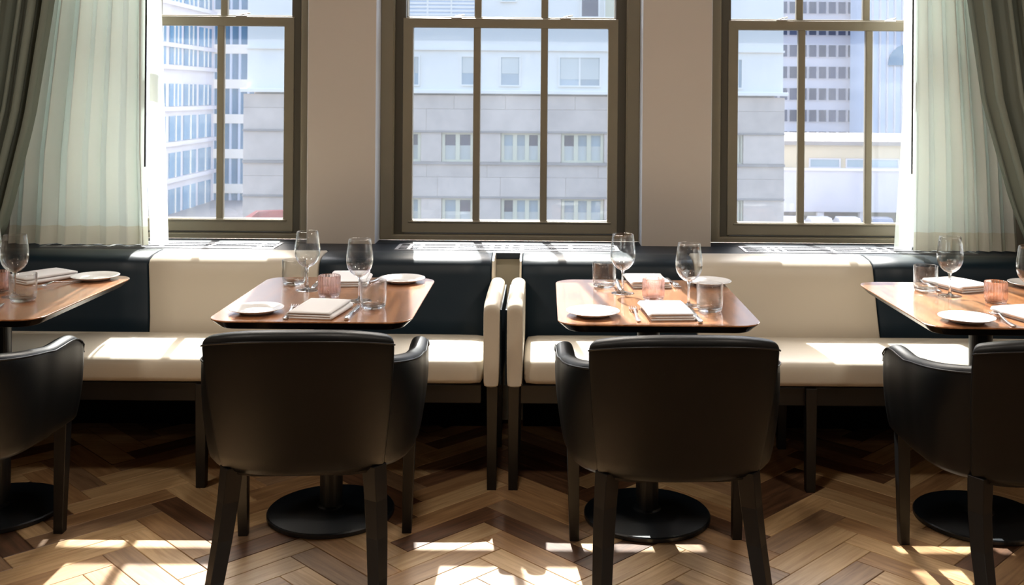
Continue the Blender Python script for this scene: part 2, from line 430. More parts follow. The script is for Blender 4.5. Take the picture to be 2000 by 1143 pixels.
# windows
def window(n, xc):
    w = structroot('window_%d' % n, (xc, 0, 0))
    obj('casing', ring_frame(-HALF, HALF, ZL, WT, 4.860, 4.95, .060, .060, .022, .06), M_frame, w, bevel=0.004)
    obj('bead', ring_frame(-HALF+.056, HALF-.056, ZL+.018, WT-.056, 4.868, 4.95, .008, .008, .006, .008), M_frame, w, bevel=0.002)
    obj('jamb', ring_frame(-HALF+.064, HALF-.064, ZL+.024, WT-.064, 4.893, 5.02, .050, .050, .004, .05), M_frame_shade, w, bevel=0.003)
    zb, zm = 0.796, 1.822
    # lower sash (inner), upper sash (outer)
    X0 = 0.514
    lo = obj('lower_sash', ring_frame(-X0, X0, zb, zm, 4.886, 4.926, .048, .048, .062, .045), M_frame, w, bevel=0.004)
    obj('sash_bead', boxbm(-X0+.03, X0-.03, 4.880, 4.892, zb+.050, zb+.058), M_frame, lo, bevel=0.002)
    up = obj('upper_sash', ring_frame(-X0-.014, X0+.014, zm-.04, WT-.07, 4.934, 4.974, .030, .030, .05, .05), M_frame, w, bevel=0.004)
    iw = (2*X0 - .096)
    pw = (iw - 2*.034)/3
    for k in range(2):
        x = -X0 + .048 + (k+1)*pw + (k+.5)*.034
        obj('muntin', boxbm(x-.017, x+.017, 4.892, 4.922, zb+.055, zm-.04), M_frame, lo, bevel=0.005)
        obj('muntin', boxbm(x-.017, x+.017, 4.940, 4.970, zm, WT-.115), M_frame, up, bevel=0.005)
    for k in range(3):
        x0 = -X0 + .048 + k*(pw+.034)
        obj('pane', boxbm(x0-.004, x0+pw+.004, 4.905, 4.909, zb+.058, zm-.041), M_pane, lo)
        e0, e1 = (.03 if k == 0 else 0), (.03 if k == 2 else 0)
        obj('pane', boxbm(x0-.004-e0, x0+pw+.004+e1, 4.953, 4.957, zm+.006, WT-.116), M_pane, up)
    for s in (-1, 1):
        bm = bmesh.new(); box(bm, s*.26-.026, s*.26+.026, 4.889, 4.922, zm, zm+.005)
        lk = obj('sash_lock', bm, M_metal, lo, bevel=0.001)
        bm = bmesh.new(); box(bm, -.006, .042, -.006, .006, 0, .006)
        obj('lock_lever', bm, M_metal, w, loc=(s*.26-.004, 4.905, zm+.006), rot=(0, -.22, .35), bevel=0.002)
    return w
for i, x in enumerate(WIN_X): window(i+1, x)

# ------------------------------------------------------------------ vent grilles on the ledge
def grille(x0, x1, label, seed):
    rnd = random.Random(seed)
    t = thing('vent_grille', label, 'vent', ((x0+x1)/2, 4.635, ZL), 0, 'metal grilles in the window ledge')
    hw, hd = (x1-x0)/2, 0.088
    obj('backing', boxbm(-hw+.004, hw-.004, -hd+.004, hd-.004, 0.0002, .0012), M_slot, t)
    bm = bmesh.new()
    o4 = [(-hw,-hd),(hw,-hd),(hw,hd),(-hw,hd)]; i4 = [(-hw+.014,-hd+.014),(hw-.014,-hd+.014),(hw-.014,hd-.014),(-hw+.014,hd-.014)]
    V = [[bm.verts.new((*p, z)) for p in q] for q, z in ((o4,.0),(o4,.0028),(i4,.0028),(i4,.0))]
    for A, B in zip(V, V[1:]+V[:1]):
        for k in range(4): bm.faces.new([A[k],A[(k+1)%4],B[(k+1)%4],B[k]])
    obj('rim', bm, M_grille, t)
    for k in range(3):
        y = -hd + .014 + (2*hd-.028)*(k+.75)/3.5 + rnd.uniform(-.004, .004)
        obj('bar', boxbm(-hw+.014, hw-.014, y-.006, y+.006, .001, .0021), M_grille, t)
    x = -hw + rnd.uniform(.05, .16)
    while x < hw - .05:
        obj('bar', boxbm(x-.008, x+.008, -hd+.014, hd-.014, .0012, .0024), M_grille, t)
        x += rnd.choice((.035, .05, .16, .22))
    return t
grille(-2.24, -1.20, 'metal vent grille in the ledge partly under the sheer curtain by the grid-fronted tower view', 1)
grille(-0.665, 0.335, 'metal vent grille in the ledge under the middle window, most brightly sunlit', 2)
grille(0.895, 1.93, 'metal vent grille in the ledge under the window showing a tower of small dark panes', 3)

# ------------------------------------------------------------------ banquettes
ZS, YSF, YSB = 0.48, 3.765, 4.20
def back_profile():
    pts = [(4.215, .40), (4.20, .47), (4.225, .53), (4.262, .63), (4.285, .70), (4.297, .735), (4.318, .757), (4.35, .767), (4.42, .772), (4.485, .770), (4.497, .755), (4.497, .40)]
    return pts
def panel_bm(x0, x1, b0=None, b1=None):
    b0 = x0 if b0 is None else b0; b1 = x1 if b1 is None else b1
    pr = back_profile(); rows = []
    n = 6; e = .006
    xs = [x0, x0+e] + [x0+e+(x1-x0-2*e)*k/n for k in range(1, n)] + [x1-e, x1]
    for i, x in enumerate(xs):
        ins = .007 if i in (0, len(xs)-1) else 0
        k = (x-x0)/(x1-x0); d = (b0-x0)*(1-k) + (b1-x1)*k
        rows.append([(x + d*min(1, max(0, (.74-z)/.26)), y + (ins if y < 4.3 else 0), z - (ins if z > .75 else 0)) for y, z in pr])
    return grid(rows, closed=True, cap=True)
def seat_bm(x0, x1):
    pr = [(YSB+.03, .385), (YSF+.012, .385), (YSF+.002, .395), (YSF, .425), (YSF+.002, .455), (YSF+.012, .474), (YSF+.035, .482), (YSF+.2, .487), (YSB-.02, .480), (YSB+.03, .470)]
    xs = [x0, x0+.012] + [x0+.012+(x1-x0-.024)*k/12 for k in range(1, 12)] + [x1-.012, x1]
    rows = []
    for i, x in enumerate(xs):
        ins = .008 if i in (0, len(xs)-1) else 0
        rows.append([(x, y + (ins if y < 3.8 else 0), z - (ins if z > .45 else 0)) for y, z in pr])
    return grid(rows, closed=True, cap=True)
def arm_bm(x0, x1, inner):
    # upright padded panel: rounded top, slightly bulging cushion; front edge towards the room
    rows = []
    xm, hw = (x0+x1)/2, (x1-x0)/2
    for Y, top, ins in ((YSF-.008, .655, .010), (YSF-.014, .672, .003), (YSF-.010, .690, 0), (YSF+.03, .703, 0), (3.95, .707, 0), (4.15, .704, 0), (4.27, .700, 0), (4.292, .692, .004)):
        r = hw - ins; pts = []
        for k in range(9):
            a = PI * k / 8
            pts.append((xm + r*math.cos(a), Y, top - hw*.75 + hw*.75*math.sin(a)))
        pts += [(xm - r, Y, .60), (xm - r*.98, Y, .46), (xm - r*.92, Y, .394), (xm - r*.88, Y, .386), (xm + r*.88, Y, .386), (xm + r*.92, Y, .394), (xm + r*.98, Y, .46), (xm + r, Y, .60)]
        rows.append(pts)
    return grid(rows, closed=True, cap=True)
def banquette(x0, x1, seams, cols, armx, legs, label):
    t = thing('banquette', label, 'banquette', (0, 0, 0), 0, 'upholstered window banquettes')
    ed = [x0] + seams + [x1]
    sl = {-1.663: .043, -2.385: .05}
    for a, b, c in zip(ed, ed[1:], cols):
        obj('back_panel', panel_bm(a+.0015, b-.0015, a+.0015+sl.get(a, 0), b-.0015+sl.get(b, 0)), c, t, smooth=True)
    s0, s1 = (x0, armx[0]) if armx[0] > (x0+x1)/2 else (armx[1], x1)
    obj('seat', seat_bm(s0, s1), M_cream, t, smooth=True, subsurf=1)
    obj('armrest', arm_bm(armx[0], armx[1], 1), M_cream, t, smooth=True, subsurf=1)
    # dark outer skin of the arm
    ox = armx[1] if s1 == armx[0] else armx[0]
    d = .006 if ox == armx[1] else -.006
    obj('outer_skin', boxbm(min(ox-.002*d/.006, ox+d), max(ox-.002*d/.006, ox+d), YSF+.012, 4.28, .386, .665), M_navy, t, bevel=.002)
    # cream end strip of the back at the gap
    gx = x1 if s1 == armx[0] else x0
    pr = back_profile()
    sgn = 1 if gx == x1 else -1
    rows = [[(gx + sgn*k, y, z) for y, z in pr] for k in (0, .008)]
    obj('end_strip', grid(rows, closed=True, cap=True), M_cream, t)
    obj('apron', boxbm(min(x0, s0)+.01, max(x1, s1)-.01 if gx == x1 else x1-.01, YSF+.025, YSF+.047, .315, .384), M_dark, t, bevel=.003)
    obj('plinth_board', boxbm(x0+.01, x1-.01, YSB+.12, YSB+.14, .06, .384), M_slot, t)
    for lx, ly in legs:
        h = .0
        bm = bmesh.new()
        a, b = .021, .017
        V0 = [bm.verts.new((lx+sx*b, ly+sy*b, 0)) for sx, sy in ((-1,-1),(1,-1),(1,1),(-1,1))]
        V1 = [bm.verts.new((lx+sx*a, ly+sy*a, .384)) for sx, sy in ((-1,-1),(1,-1),(1,1),(-1,1))]
        for k in range(4): bm.faces.new([V0[k], V0[(k+1)%4], V1[(k+1)%4], V1[k]])
        bm.faces.new(V0[::-1]); bm.faces.new(V1)
        obj('leg', bm, M_dark, t, bevel=.002)
    return t
banquette(-3.12, -0.218, [-2.385, -1.663, -0.945], [M_cream, M_navy, M_cream, M_navy], (-0.221, -0.160),
          [(-0.187, 3.79), (-1.26, 3.79), (-2.33, 3.79), (-0.187, 4.25), (-1.26, 4.25), (-2.33, 4.25)],
          'cream and navy leather banquette ending in the armrest left of the central gap')
banquette(-0.094, 2.86, [0.632, 1.384, 2.11], [M_navy, M_cream, M_navy, M_cream], (-0.135, -0.074),
          [(-0.108, 3.79), (0.99, 3.79), (2.1, 3.79), (-0.108, 4.25), (0.99, 4.25), (2.1, 4.25)],
          'cream and navy leather banquette starting at the armrest right of the central gap')

# ------------------------------------------------------------------ tables
TW, TD, TZ = 0.638, 0.775, 0.75
TABLES = [(-1.889, 3.556), (-0.733, 3.560), (0.364, 3.552), (1.516, 3.550)]
def make_table(label):
    t = thing('pedestal_table', label, 'table', (0, 0, 0), 0, 'walnut pedestal tables')
    o = rrect(TW, TD, .075, 8)
    sc = lambda i: rrect(TW-2*i, TD-2*i, .075-i*.6, 8)
    rows = [[(x, y, TZ-.004) for x, y in o], [(x, y, TZ-.001) for x, y in o], [(x, y, TZ) for x, y in sc(.0015)]]
    top = obj('tabletop', grid(rows, closed=True, cap=True), M_top, t)
    rows = [[(x, y, TZ-.030) for x, y in sc(.030)], [(x, y, TZ-.028) for x, y in sc(.026)], [(x, y, TZ-.0045) for x, y in sc(.001)]]
    obj('underside', grid(rows, closed=True, cap=True), M_edge, t)
    obj('column', lathe([(0, .018), (.048, .018), (.048, .03), (.039, .034), (.039, .70), (.10, .703), (.10, .7195), (0, .7195)], 32), M_iron, t, smooth=False)
    for p in t.children[-1].data.polygons: p.use_smooth = abs(p.normal.z) < .5
    obj('base', lathe([(0, 0), (.214, 0), (.218, .003), (.218, .014), (.214, .018), (.12, .0235), (.0, .026)], 64), M_iron, t, smooth=False)
    for p in t.children[-1].data.polygons: p.use_smooth = p.normal.z > .5 or abs(p.normal.z) < .3
    return t
TL = ['walnut pedestal table at the left edge of the photo', 'walnut pedestal table before the left banquette, cream panel at its left',
      'walnut pedestal table right of the central armrests, left corner in full sun', 'walnut pedestal table at the right edge of the photo']
table0 = make_table(TL[0]); table0.location = (*TABLES[0], 0)
for (x, y), l in list(zip(TABLES, TL))[1:]: dup(table0, (x, y, 0), 0, l)

# ------------------------------------------------------------------ chairs (tub armchairs facing +Y)
def plan(s, a, b, n=2.5):            # s in [-1,1]: rear curve of the shell, 0 at the middle of the back
    ph = s * PI/2
    return a*math.copysign(abs(math.sin(ph))**(2/n), s), -b*abs(math.cos(ph))**(2/n)
def section(px, py, nx, ny, zb, zt, thick, flare):
    """closed loop from the outer bottom over the rolled rim down the inner face"""
    out = []
    hgt = zt - zb
    for f in (0, .12, .35, .6, .82, .94):
        k = f + .0
        bul = .010*math.sin(PI*min(1, f*1.05))
        out.append((px + nx*(flare*k + bul), py + ny*(flare*k + bul), zb + hgt*f - (0 if f < .9 else .0)))
    for k in range(1, 5):
        a = PI*k/5
        r = thick/2
        cx = flare - r
        out.append((px + nx*(cx + r*math.cos(a)), py + ny*(cx + r*math.cos(a)), zt - .022 + .022*math.sin(a)))
    for f in (.9, .5, 0):
        out.append((px + nx*(flare*f - thick), py + ny*(flare*f - thick), zb + hgt*f - (.01 if f > .8 else 0)))
    return out
CH_A, CH_B, CH_N = .306, .262, 2.5
SB = 0.48                             # back panel covers |s| < SB
def back_bm():
    rows = []
    sl = [-1, -.985, -.95] + [-.9+1.8*k/16 for k in range(17)] + [.95, .985, 1]
    N = len(sl)-1
    for i in range(N+1):
        s = SB*sl[i]
        x, y = plan(s, CH_A, CH_B, CH_N)
        x2, y2 = plan(s+.002, CH_A, CH_B, CH_N); x1, y1 = plan(s-.002, CH_A, CH_B, CH_N)
        t = Vector((x2-x1, y2-y1)).normalized(); nx, ny = t.y, -t.x
        q = abs(s)/SB
        zt = .805 - .028*q**2.2
        zb = .362 + .004*q
        ins = .007 if i in (0, N) else (.002 if i in (1, N-1) else 0)
        sec = section(x + nx*(.016-ins), y + ny*(.016-ins), nx, ny, zb, zt - ins, .075 - ins, .03)
        # rake backwards with height
        sec = [(px*(1 + .085*max(0, (pz-.40)/.40)), py - .075*max(0, (pz-.36)/.44)**1.2, pz) for px, py, pz in sec]
        rows.append(sec)
    return grid(rows, closed=True, cap=True), rows
def arm_shell_bm(sgn):
    pts = []
    for i in range(13):
        s = SB*.93 + (1-SB*.93)*i/12
        x, y = plan(s, CH_A, CH_B, CH_N)
        x2, y2 = plan(min(1, s+.002), CH_A, CH_B, CH_N); x1, y1 = plan(s-.002, CH_A, CH_B, CH_N)
        t = Vector((x2-x1, y2-y1)).normalized()
        pts.append((x, y, t.y, -t.x))
    for y in (.04, .09, .14, .18, .205, .225, .240, .249, .254):
        pts.append((CH_A + (.006 if y < .2 else .004), y, 1.0, 0.0))
    rows = []
    y0, y1 = pts[0][1], .254
    for (x, y, nx, ny) in pts:
        f = (y - y0)/(y1 - y0)
        zt = .705 - .045*min(1, f/.55)**.8 + .012*max(0, (f-.55)/.45)
        if y > .15: zt -= .085*(1 - math.sqrt(max(0, 1 - ((y-.15)/.105)**2)))
        th = .062 if y < .23 else .050
        if y > .245: x -= .006
        sec = section(x, y, nx, ny, .362, zt, th, .026)
        sec = [(px, py - .05*max(0, (pz-.36)/.44)*max(0, -y/.26), pz) for px, py, pz in sec]
        rows.append([(sgn*a, b, c) for a, b, c in sec])
    return grid(rows, closed=True, cap=True), rows
def leg_bm(p0, p1, mid, r0, r1, ang):
    rows = []
    for f in (0, .25, .5, .75, 1):
        p = Vector(p0).lerp(Vector(p1), f) + Vector(mid)*(4*f*(1-f))
        r = r0 + (r1-r0)*f
        rows.append([(p.x + r*math.cos(ang+PI/4+k*PI/2), p.y + r*math.sin(ang+PI/4+k*PI/2), p.z) for k in range(4)])
    return grid(rows, closed=True, cap=True)
def make_chair(label):
    t = thing('tub_chair', label, 'chair', (0, 0, 0), 0, 'black leather tub chairs')
    bm, rows = back_bm()
    bo = obj('backrest', bm, M_black, t, smooth=True, subsurf=1)
    obj('piping', tube([Vector(r[5]) + Vector((0, -.0015, 0)) for r in rows[1:-1]], .0026, 6), M_pipe, bo, smooth=True)
    for s in (-1, 1):
        bm, rows = arm_shell_bm(s)
        ar = obj('armrest', bm, M_black, t, smooth=True, subsurf=1)
        path = [Vector(r[5]) + Vector((0, 0, .004)) for r in rows]
        obj('piping', tube(path, .0028, 6), M_pipe, ar, smooth=True)
    # seat cushion
    o = rrect(.47, .50, .12, 8)
    sc = lambda k: [(x*k, y*k) for x, y in o]
    rows = [[(x, y+.0, .40) for x, y in sc(.97)], [(x, y, .43) for x, y in sc(1)], [(x, y, .455) for x, y in sc(.97)], [(x, y, .468) for x, y in sc(.8)], [(x, y, .472) for x, y in sc(.3)]]
    obj('seat', grid(rows, closed=True, cap=True), M_black, t, smooth=True)
    rows = [[(x*1.02, y*1.0, .365) for x, y in sc(1)], [(x*1.02, y*1.0, .402) for x, y in sc(1)]]
    obj('seat_frame', grid(rows, closed=True, cap=True), M_dark, t)
    for s in (-1, 1):
        obj('leg', leg_bm((s*.268, .222, 0), (s*.276, .222, .40), (0, 0, 0), .022, .030, 0), M_dark, t, bevel=.002)
        obj('leg', leg_bm((s*.232, -.372, 0), (s*.203, -.212, .385), (0, .035, 0), .026, .036, -s*.62), M_dark, t, bevel=.002)
    return t
CH = [((-1.862, 3.165), 0.0, 'black tub chair at the left edge, only one arm and front leg showing'),
      ((-0.704, 3.175), 0.058, 'black tub chair at the table left of the central armrests, back turned to us'),
      ((0.382, 3.150), 0.035, 'black tub chair at the table right of the central armrests, back turned to us'),
      ((1.452, 3.130), 0.0, 'black tub chair at the right edge, cut off by the photo edge')]
chair0 = make_chair(CH[0][2]); chair0.location = (*CH[0][0], 0); chair0.rotation_euler = (0, 0, CH[0][1])
for (x, y), rz, l in CH[1:]: dup(chair0, (x, y, 0), rz, l)

# ------------------------------------------------------------------ tableware
def wine_bowl():
    pr = [(.0, .083), (.008, .0835), (.020, .089), (.032, .100), (.040, .113), (.0445, .128), (.0455, .142), (.0445, .160), (.0415, .185), (.0375, .2115),
          (.0368, .2122), (.0362, .2115), (.0402, .185), (.0432, .160), (.0442, .142), (.0432, .128), (.0387, .114), (.031, .1015), (.019, .0912), (.008, .0868), (0, .0862)]
    return lathe(pr, 48)
def wine_stem():
    return lathe([(0, .0035), (.014, .0038), (.008, .007), (.0048, .014), (.0040, .030), (.0040, .060), (.0048, .074), (.0075, .0815), (.010, .0838), (0, .0838)], 20)
def wine_foot():
    return lathe([(0, 0), (.0405, 0), (.0415, .0008), (.0405, .0016), (.028, .0026), (.014, .0040), (0, .0042)], 44)
def tumbler_wall():
    return lathe([(.0385, .012), (.0420, .016), (.0432, .030), (.0432, .0915), (.0426, .0922), (.0419, .0915), (.0418, .030), (.0405, .019), (.037, .0145)], 44)
def tumbler_base():
    return lathe([(0, 0), (.034, 0), (.0375, .002), (.0400, .008), (.0405, .0125), (.0370, .0142), (.02, .0125), (0, .0118)], 44)
def votive_bm():
    rib = lambda r, z, k: r + (.0017*math.cos(k*PI/2) if (.014 < z < .0735 and r > .034) else 0)
    pr = [(.0365, .0125), (.0372, .016), (.0372, .045), (.0372, .072), (.0366, .0755), (.0345, .0758), (.0335, .074), (.0335, .045), (.0330, .018), (.029, .0145)]
    return lathe(pr, 96, rib=rib)
def votive_base():
    return lathe([(0, 0), (.031, 0), (.0335, .0015), (.0352, .006), (.0355, .0115), (.0330, .0135), (.018, .0120), (0, .0116)], 52)
def plate_bm():
    return lathe([(0, .0015), (.048, .0015), (.050, 0), (.053, .0005), (.056, .004), (.084, .0135), (.0868, .0150), (.0872, .0162), (.0862, .0168), (.083, .0160), (.058, .0085), (.0535, .0055), (.050, .0042), (0, .0042)], 64)
def fork_bm():
    # along +X from handle end (0) to tips (.205); one continuous outline extruded with a bent profile
    def zc(x): return .0035 + (.010*math.exp(-((x-.135)/.028)**2)) + (.004*max(0, (x-.17)/.035)**2)
    half = [(0, .0050), (.006, .0075), (.03, .0078), (.07, .0052), (.110, .0034), (.135, .0036), (.146, .0075), (.156, .0118), (.165, .0125)]
    rows = []
    for x, w in half:
        z = zc(x); h = .0013 if x > .14 else .0019
        rows.append([(x, -w, z-h), (x, w, z-h), (x, w*.85, z+h), (x, -w*.85, z+h)])
    bm = grid(rows, closed=True, cap=True)
    for k in range(4):
        y = -.0125 + .00125 + k*.0074
        r2 = []
        for x in (.1645, .180, .195, .205):
            z = zc(x); w = .0016 if x < .2 else .0008; h = .0011
            r2.append([(x, y-w+.0006, z-h), (x, y+w+.0006, z-h), (x, y+w+.0006, z+h), (x, y-w+.0006, z+h)])
        grid(r2, bm, closed=True, cap=True)
    return bm
def knife_bm():
    rows = []
    for x, a, b, h in ((0, .0045, .0045, .0030), (.004, .0078, .0078, .0042), (.03, .0086, .0086, .0046), (.075, .0062, .0062, .0042), (.098, .0058, .0058, .0040), (.102, .0085, .0075, .0022), (.12, .0098, .0076, .0015), (.17, .0105, .0074, .0012), (.20, .0080, .0070, .0010), (.215, .0015, .0060, .0008)):
        rows.append([(x, -a, .0046-h), (x, b, .0046-h), (x, b*.8, .0046+h), (x, -a*.8, .0046+h)])
    return grid(rows, closed=True, cap=True)
def napkin_bm(w=.155, d=.25, seed=0):
    """cloth folded in four layers; open folds show at the ends"""
    rnd = random.Random(seed)
    t = .0062
    cl = []                       # centre line of the folded strip across the width (x, z)
    lay = 3; gap = .0076
    for k in range(lay):
        z = .0034 + gap*k
        xs = [-w/2 + .008 + (w-.016)*i/8 for i in range(9)]
        if k % 2: xs.reverse()
        for x in xs: cl.append((x, z + (.0016*math.sin(9*x+k) if k == lay-1 else 0)))
        if k < lay-1:
            sx = 1 if k % 2 == 0 else -1
            for a in (-45, 0, 45):
                r = gap/2
                cl.append((sx*(w/2-.008) + sx*(r+.003)*math.cos(math.radians(a)), z + r + r*math.sin(math.radians(a))))
    prof = []
    n = len(cl)
    L, R = [], []
    for i, (x, z) in enumerate(cl):
        a = Vector(cl[min(i+1, n-1)]) - Vector(cl[max(i-1, 0)])
        a.normalize(); nx, nz = -a.y, a.x
        L.append((x+nx*t/2, z+nz*t/2)); R.append((x-nx*t/2, z-nz*t/2))
    prof = L + R[::-1]
    rows = []
    ph = rnd.uniform(0, 6)
    for j in range(13):
        y = -d/2 + d*j/12
        rows.append([(x + .0015*math.sin(22*y+ph) + .05*(y)*x*1.2, y + .02*x*0, max(.0003, z*(1 + .10*math.sin(14*y+ph)*max(0, z/.02)))) for x, z in prof])
    return grid(rows, closed=True, cap=True)

PROTO = {}
def mesh_of(key, fn, m, smooth=True):
    if key not in PROTO:
        bm = fn(); bmesh.ops.recalc_face_normals(bm, faces=bm.faces)
        me = bpy.data.meshes.new(key.split('/')[-1]); bm.to_mesh(me); bm.free(); me.materials.append(m)
        for p in me.polygons: p.use_smooth = smooth
        PROTO[key] = me
    return PROTO[key]
def put(name, label, cat, u, v, rz=0.0, group=None, parts=(), dz=0.0):
    p = PZ(u, v, TZ)
    t = thing(name, label, cat, (p.x, p.y, TZ + dz), rz, group)
    for pn, key, fn, m in parts:
        o = bpy.data.objects.new(pn, mesh_of(key, fn, m)); COL.objects.link(o); o.parent = t
    return t
def wine(u, v, label):
    return put('wine_glass', label, 'glass', u, v, 0, 'empty wine glasses', (('bowl','wine/bowl',wine_bowl,M_glass),('stem','wine/stem',wine_stem,M_glass2),('foot','wine/foot',wine_foot,M_glass2)))
def tumbler(u, v, label):
    return put('water_tumbler', label, 'glass', u, v, 0, 'water tumblers', (('wall','tum/wall',tumbler_wall,M_glass),('base','tum/base',tumbler_base,M_glass2)))
def votive(u, v, label):
    return put('votive_holder', label, 'candle holder', u, v, 0, 'pink ribbed votive holders', (('ribbed_wall','vot/wall',votive_bm,M_pink),('base','vot/base',votive_base,M_pink)))
def flat(name, key, fn, m, label, cat, group, u, v, rz=0.0, smooth=True, bev=0):
    p = PZ(u, v, TZ)
    o = bpy.data.objects.new(name, mesh_of(key, fn, m, smooth)); COL.objects.link(o)
    o.location = (p.x, p.y, TZ + .0003); o.rotation_euler = (0, 0, rz)
    return tag(o, label, cat, group)
def plate(u, v, label): return flat('side_plate', 'plate', plate_bm, M_china, label, 'plate', 'white side plates', u, v)
def napkin(u, v, rz, label, seed=0): return flat('folded_napkin', 'napkin%d' % seed, lambda: napkin_bm(.150, .205, seed), M_linen, label, 'napkin', 'folded white napkins', u, v, rz)
def cutlery(name, key, fn, label, group, a, b):
    """handle end at a, pointing to b"""
    p, q = PZ(*a, TZ), PZ(*b, TZ)
    d = q - p
    o = bpy.data.objects.new(name, mesh_of(key, fn, M_metal, True)); COL.objects.link(o)
    o.location = (p.x, p.y, TZ + .0003); o.rotation_euler = (0, 0, math.atan2(d.y, d.x))
    return tag(o, label, name, group)
def fork(a, b, label): return cutlery('fork', 'fork', fork_bm, label, 'steel forks', a, b)
def knife(a, b, label): return cutlery('knife', 'knife', knife_bm, label, 'steel knives', a, b)

LT, CL_, CR_, RT = 'on the table at the left edge', 'on the table left of the central armrests', 'on the table right of the central armrests', 'on the table at the right edge'
# table by the left edge
plate(186, 546, 'white side plate near the far right corner ' + LT)
napkin(82, 546, -0.55, 'folded white napkin behind the wine glass ' + LT, 3)
fork((176, 548), (118, 556), 'steel fork between napkin and plate ' + LT)
tumbler(45, 588, 'water tumbler beside the wine glass ' + LT)
wine(28, 579, 'empty wine glass standing in front of the napkin ' + LT)
votive(-4, 572, 'pink ribbed votive holder cut by the photo edge ' + LT)
knife((-40, 622), (22, 586), 'steel knife beside the tumbler ' + LT)
wine(-24, 556, 'wine glass at the photo edge behind the votive ' + LT)
# second table
plate(501, 610, 'white side plate near the chair ' + CL_)
fork((556, 625), (581, 594), 'steel fork left of the near napkin ' + CL_)
napkin(626, 611, -0.12, 'folded white napkin near the chair ' + CL_, 1)
knife((676, 626), (706, 592), 'steel knife right of the near napkin ' + CL_)
wine(702, 588, 'empty wine glass nearer the chair ' + CL_)
tumbler(729, 602, 'water tumbler nearer the chair ' + CL_)
votive(643, 580, 'pink ribbed votive holder ' + CL_)
wine(600, 567, 'empty wine glass nearer the banquette ' + CL_)
tumbler(574, 556, 'water tumbler nearer the banquette ' + CL_)
napkin(683, 551, 0.1, 'folded white napkin nearer the banquette ' + CL_, 2)
fork((742, 544), (712, 560), 'steel fork between far napkin and far plate ' + CL_)
plate(785, 551, 'white side plate nearer the banquette ' + CL_)
knife((630, 545), (610, 566), 'steel knife left of the far napkin ' + CL_)
# third table
plate(1158, 616, 'white side plate near the chair ' + CR_)
fork((1248, 630), (1231, 594), 'steel fork left of the near napkin ' + CR_)
napkin(1302, 614, 0.08, 'folded white napkin near the chair ' + CR_, 4)
knife((1369, 633), (1343, 602), 'steel knife right of the near napkin ' + CR_)
wine(1345, 598, 'empty wine glass nearer the chair ' + CR_)
tumbler(1386, 608, 'water tumbler nearer the chair ' + CR_)
votive(1276, 586, 'pink ribbed votive holder ' + CR_)
wine(1216, 573, 'empty wine glass nearer the banquette ' + CR_)
tumbler(1180, 561, 'water tumbler nearer the banquette ' + CR_)
napkin(1264, 554, 0.05, 'folded white napkin nearer the banquette ' + CR_, 5)
fork((1302, 545), (1322, 562), 'steel fork right of the far napkin ' + CR_)
plate(1383, 556, 'white side plate half hidden behind a tumbler ' + CR_)
knife((1203, 549), (1212, 566), 'steel knife between far tumbler and far napkin ' + CR_)
# table by the right edge
plate(1888, 628, 'white side plate near the chair ' + RT)
fork((1982, 640), (1927, 606), 'steel fork right of the near plate ' + RT)
napkin(2016, 622, 0.30, 'folded white napkin cut by the photo edge ' + RT, 6)
votive(1945, 592, 'pink ribbed votive holder ' + RT)
wine(1855, 578, 'empty wine glass in front of the far napkin ' + RT)
tumbler(1808, 568, 'water tumbler nearer the banquette ' + RT)
napkin(1870, 562, 0.35, 'folded white napkin nearer the banquette ' + RT, 7)
knife((1800, 551), (1843, 575), 'steel knife left of the far napkin ' + RT)
plate(2016, 560, 'white side plate nearer the banquette ' + RT)
wine(2012, 604, 'wine glass cut by the photo edge ' + RT)

# ------------------------------------------------------------------ curtains
def curtain(edgeL, edgeR, z0, z1, Y, amp, npl, seed, z_hem=None, nv=26, per=6, drift=0.0, shape=1.0, flat_end=0):
    """edgeL / edgeR: functions of height giving the x of either border; pleats run between them"""
    rnd = random.Random(seed)
    n = npl*per
    wts = []
    for k in range(npl): wts += [rnd.uniform(.6, 1.4)]*per
    cum = [0]
    for w in wts: cum.append(cum[-1] + w)
    ts = [c/cum[-1] for c in cum]
    amps = [rnd.uniform(.55, 1.25) for _ in range(npl+1)]
    rows = []
    for j in range(nv+1):
        z = z0 + (z1-z0)*j/nv
        a, b = edgeL(z), edgeR(z)
        row = []
        for i, t in enumerate(ts):
            ph = 2*PI*(i/per)
            k = min(npl, i//per)
            am = amp*amps[k]*(.75 + .25*(z-z0)/(z1-z0))
            off = am*math.sin(ph)
            x = a + (b-a)*t + .35*am*math.sin(2*ph)
            row.append((x, Y + off + drift*(z-z0), z))
        rows.append(row)
    return rows
def lerp_edge(pts, Y):               # piecewise curve of points (u, v) -> x at height z
    w = sorted(((P(u, v, Y).z, P(u, v, Y).x) for u, v in pts))
    def f(z):
        if z <= w[0][0]:
            (a, b), (c, d) = w[0], w[1]; return b + (d-b)*(z-a)/(c-a)
        for (a, b), (c, d) in zip(w, w[1:]):
            if z <= c: return b + (d-b)*(z-a)/(c-a)
        (a, b), (c, d) = w[-2], w[-1]
        return d + (d-b)*(z-c)/(c-a)*.6
    return f
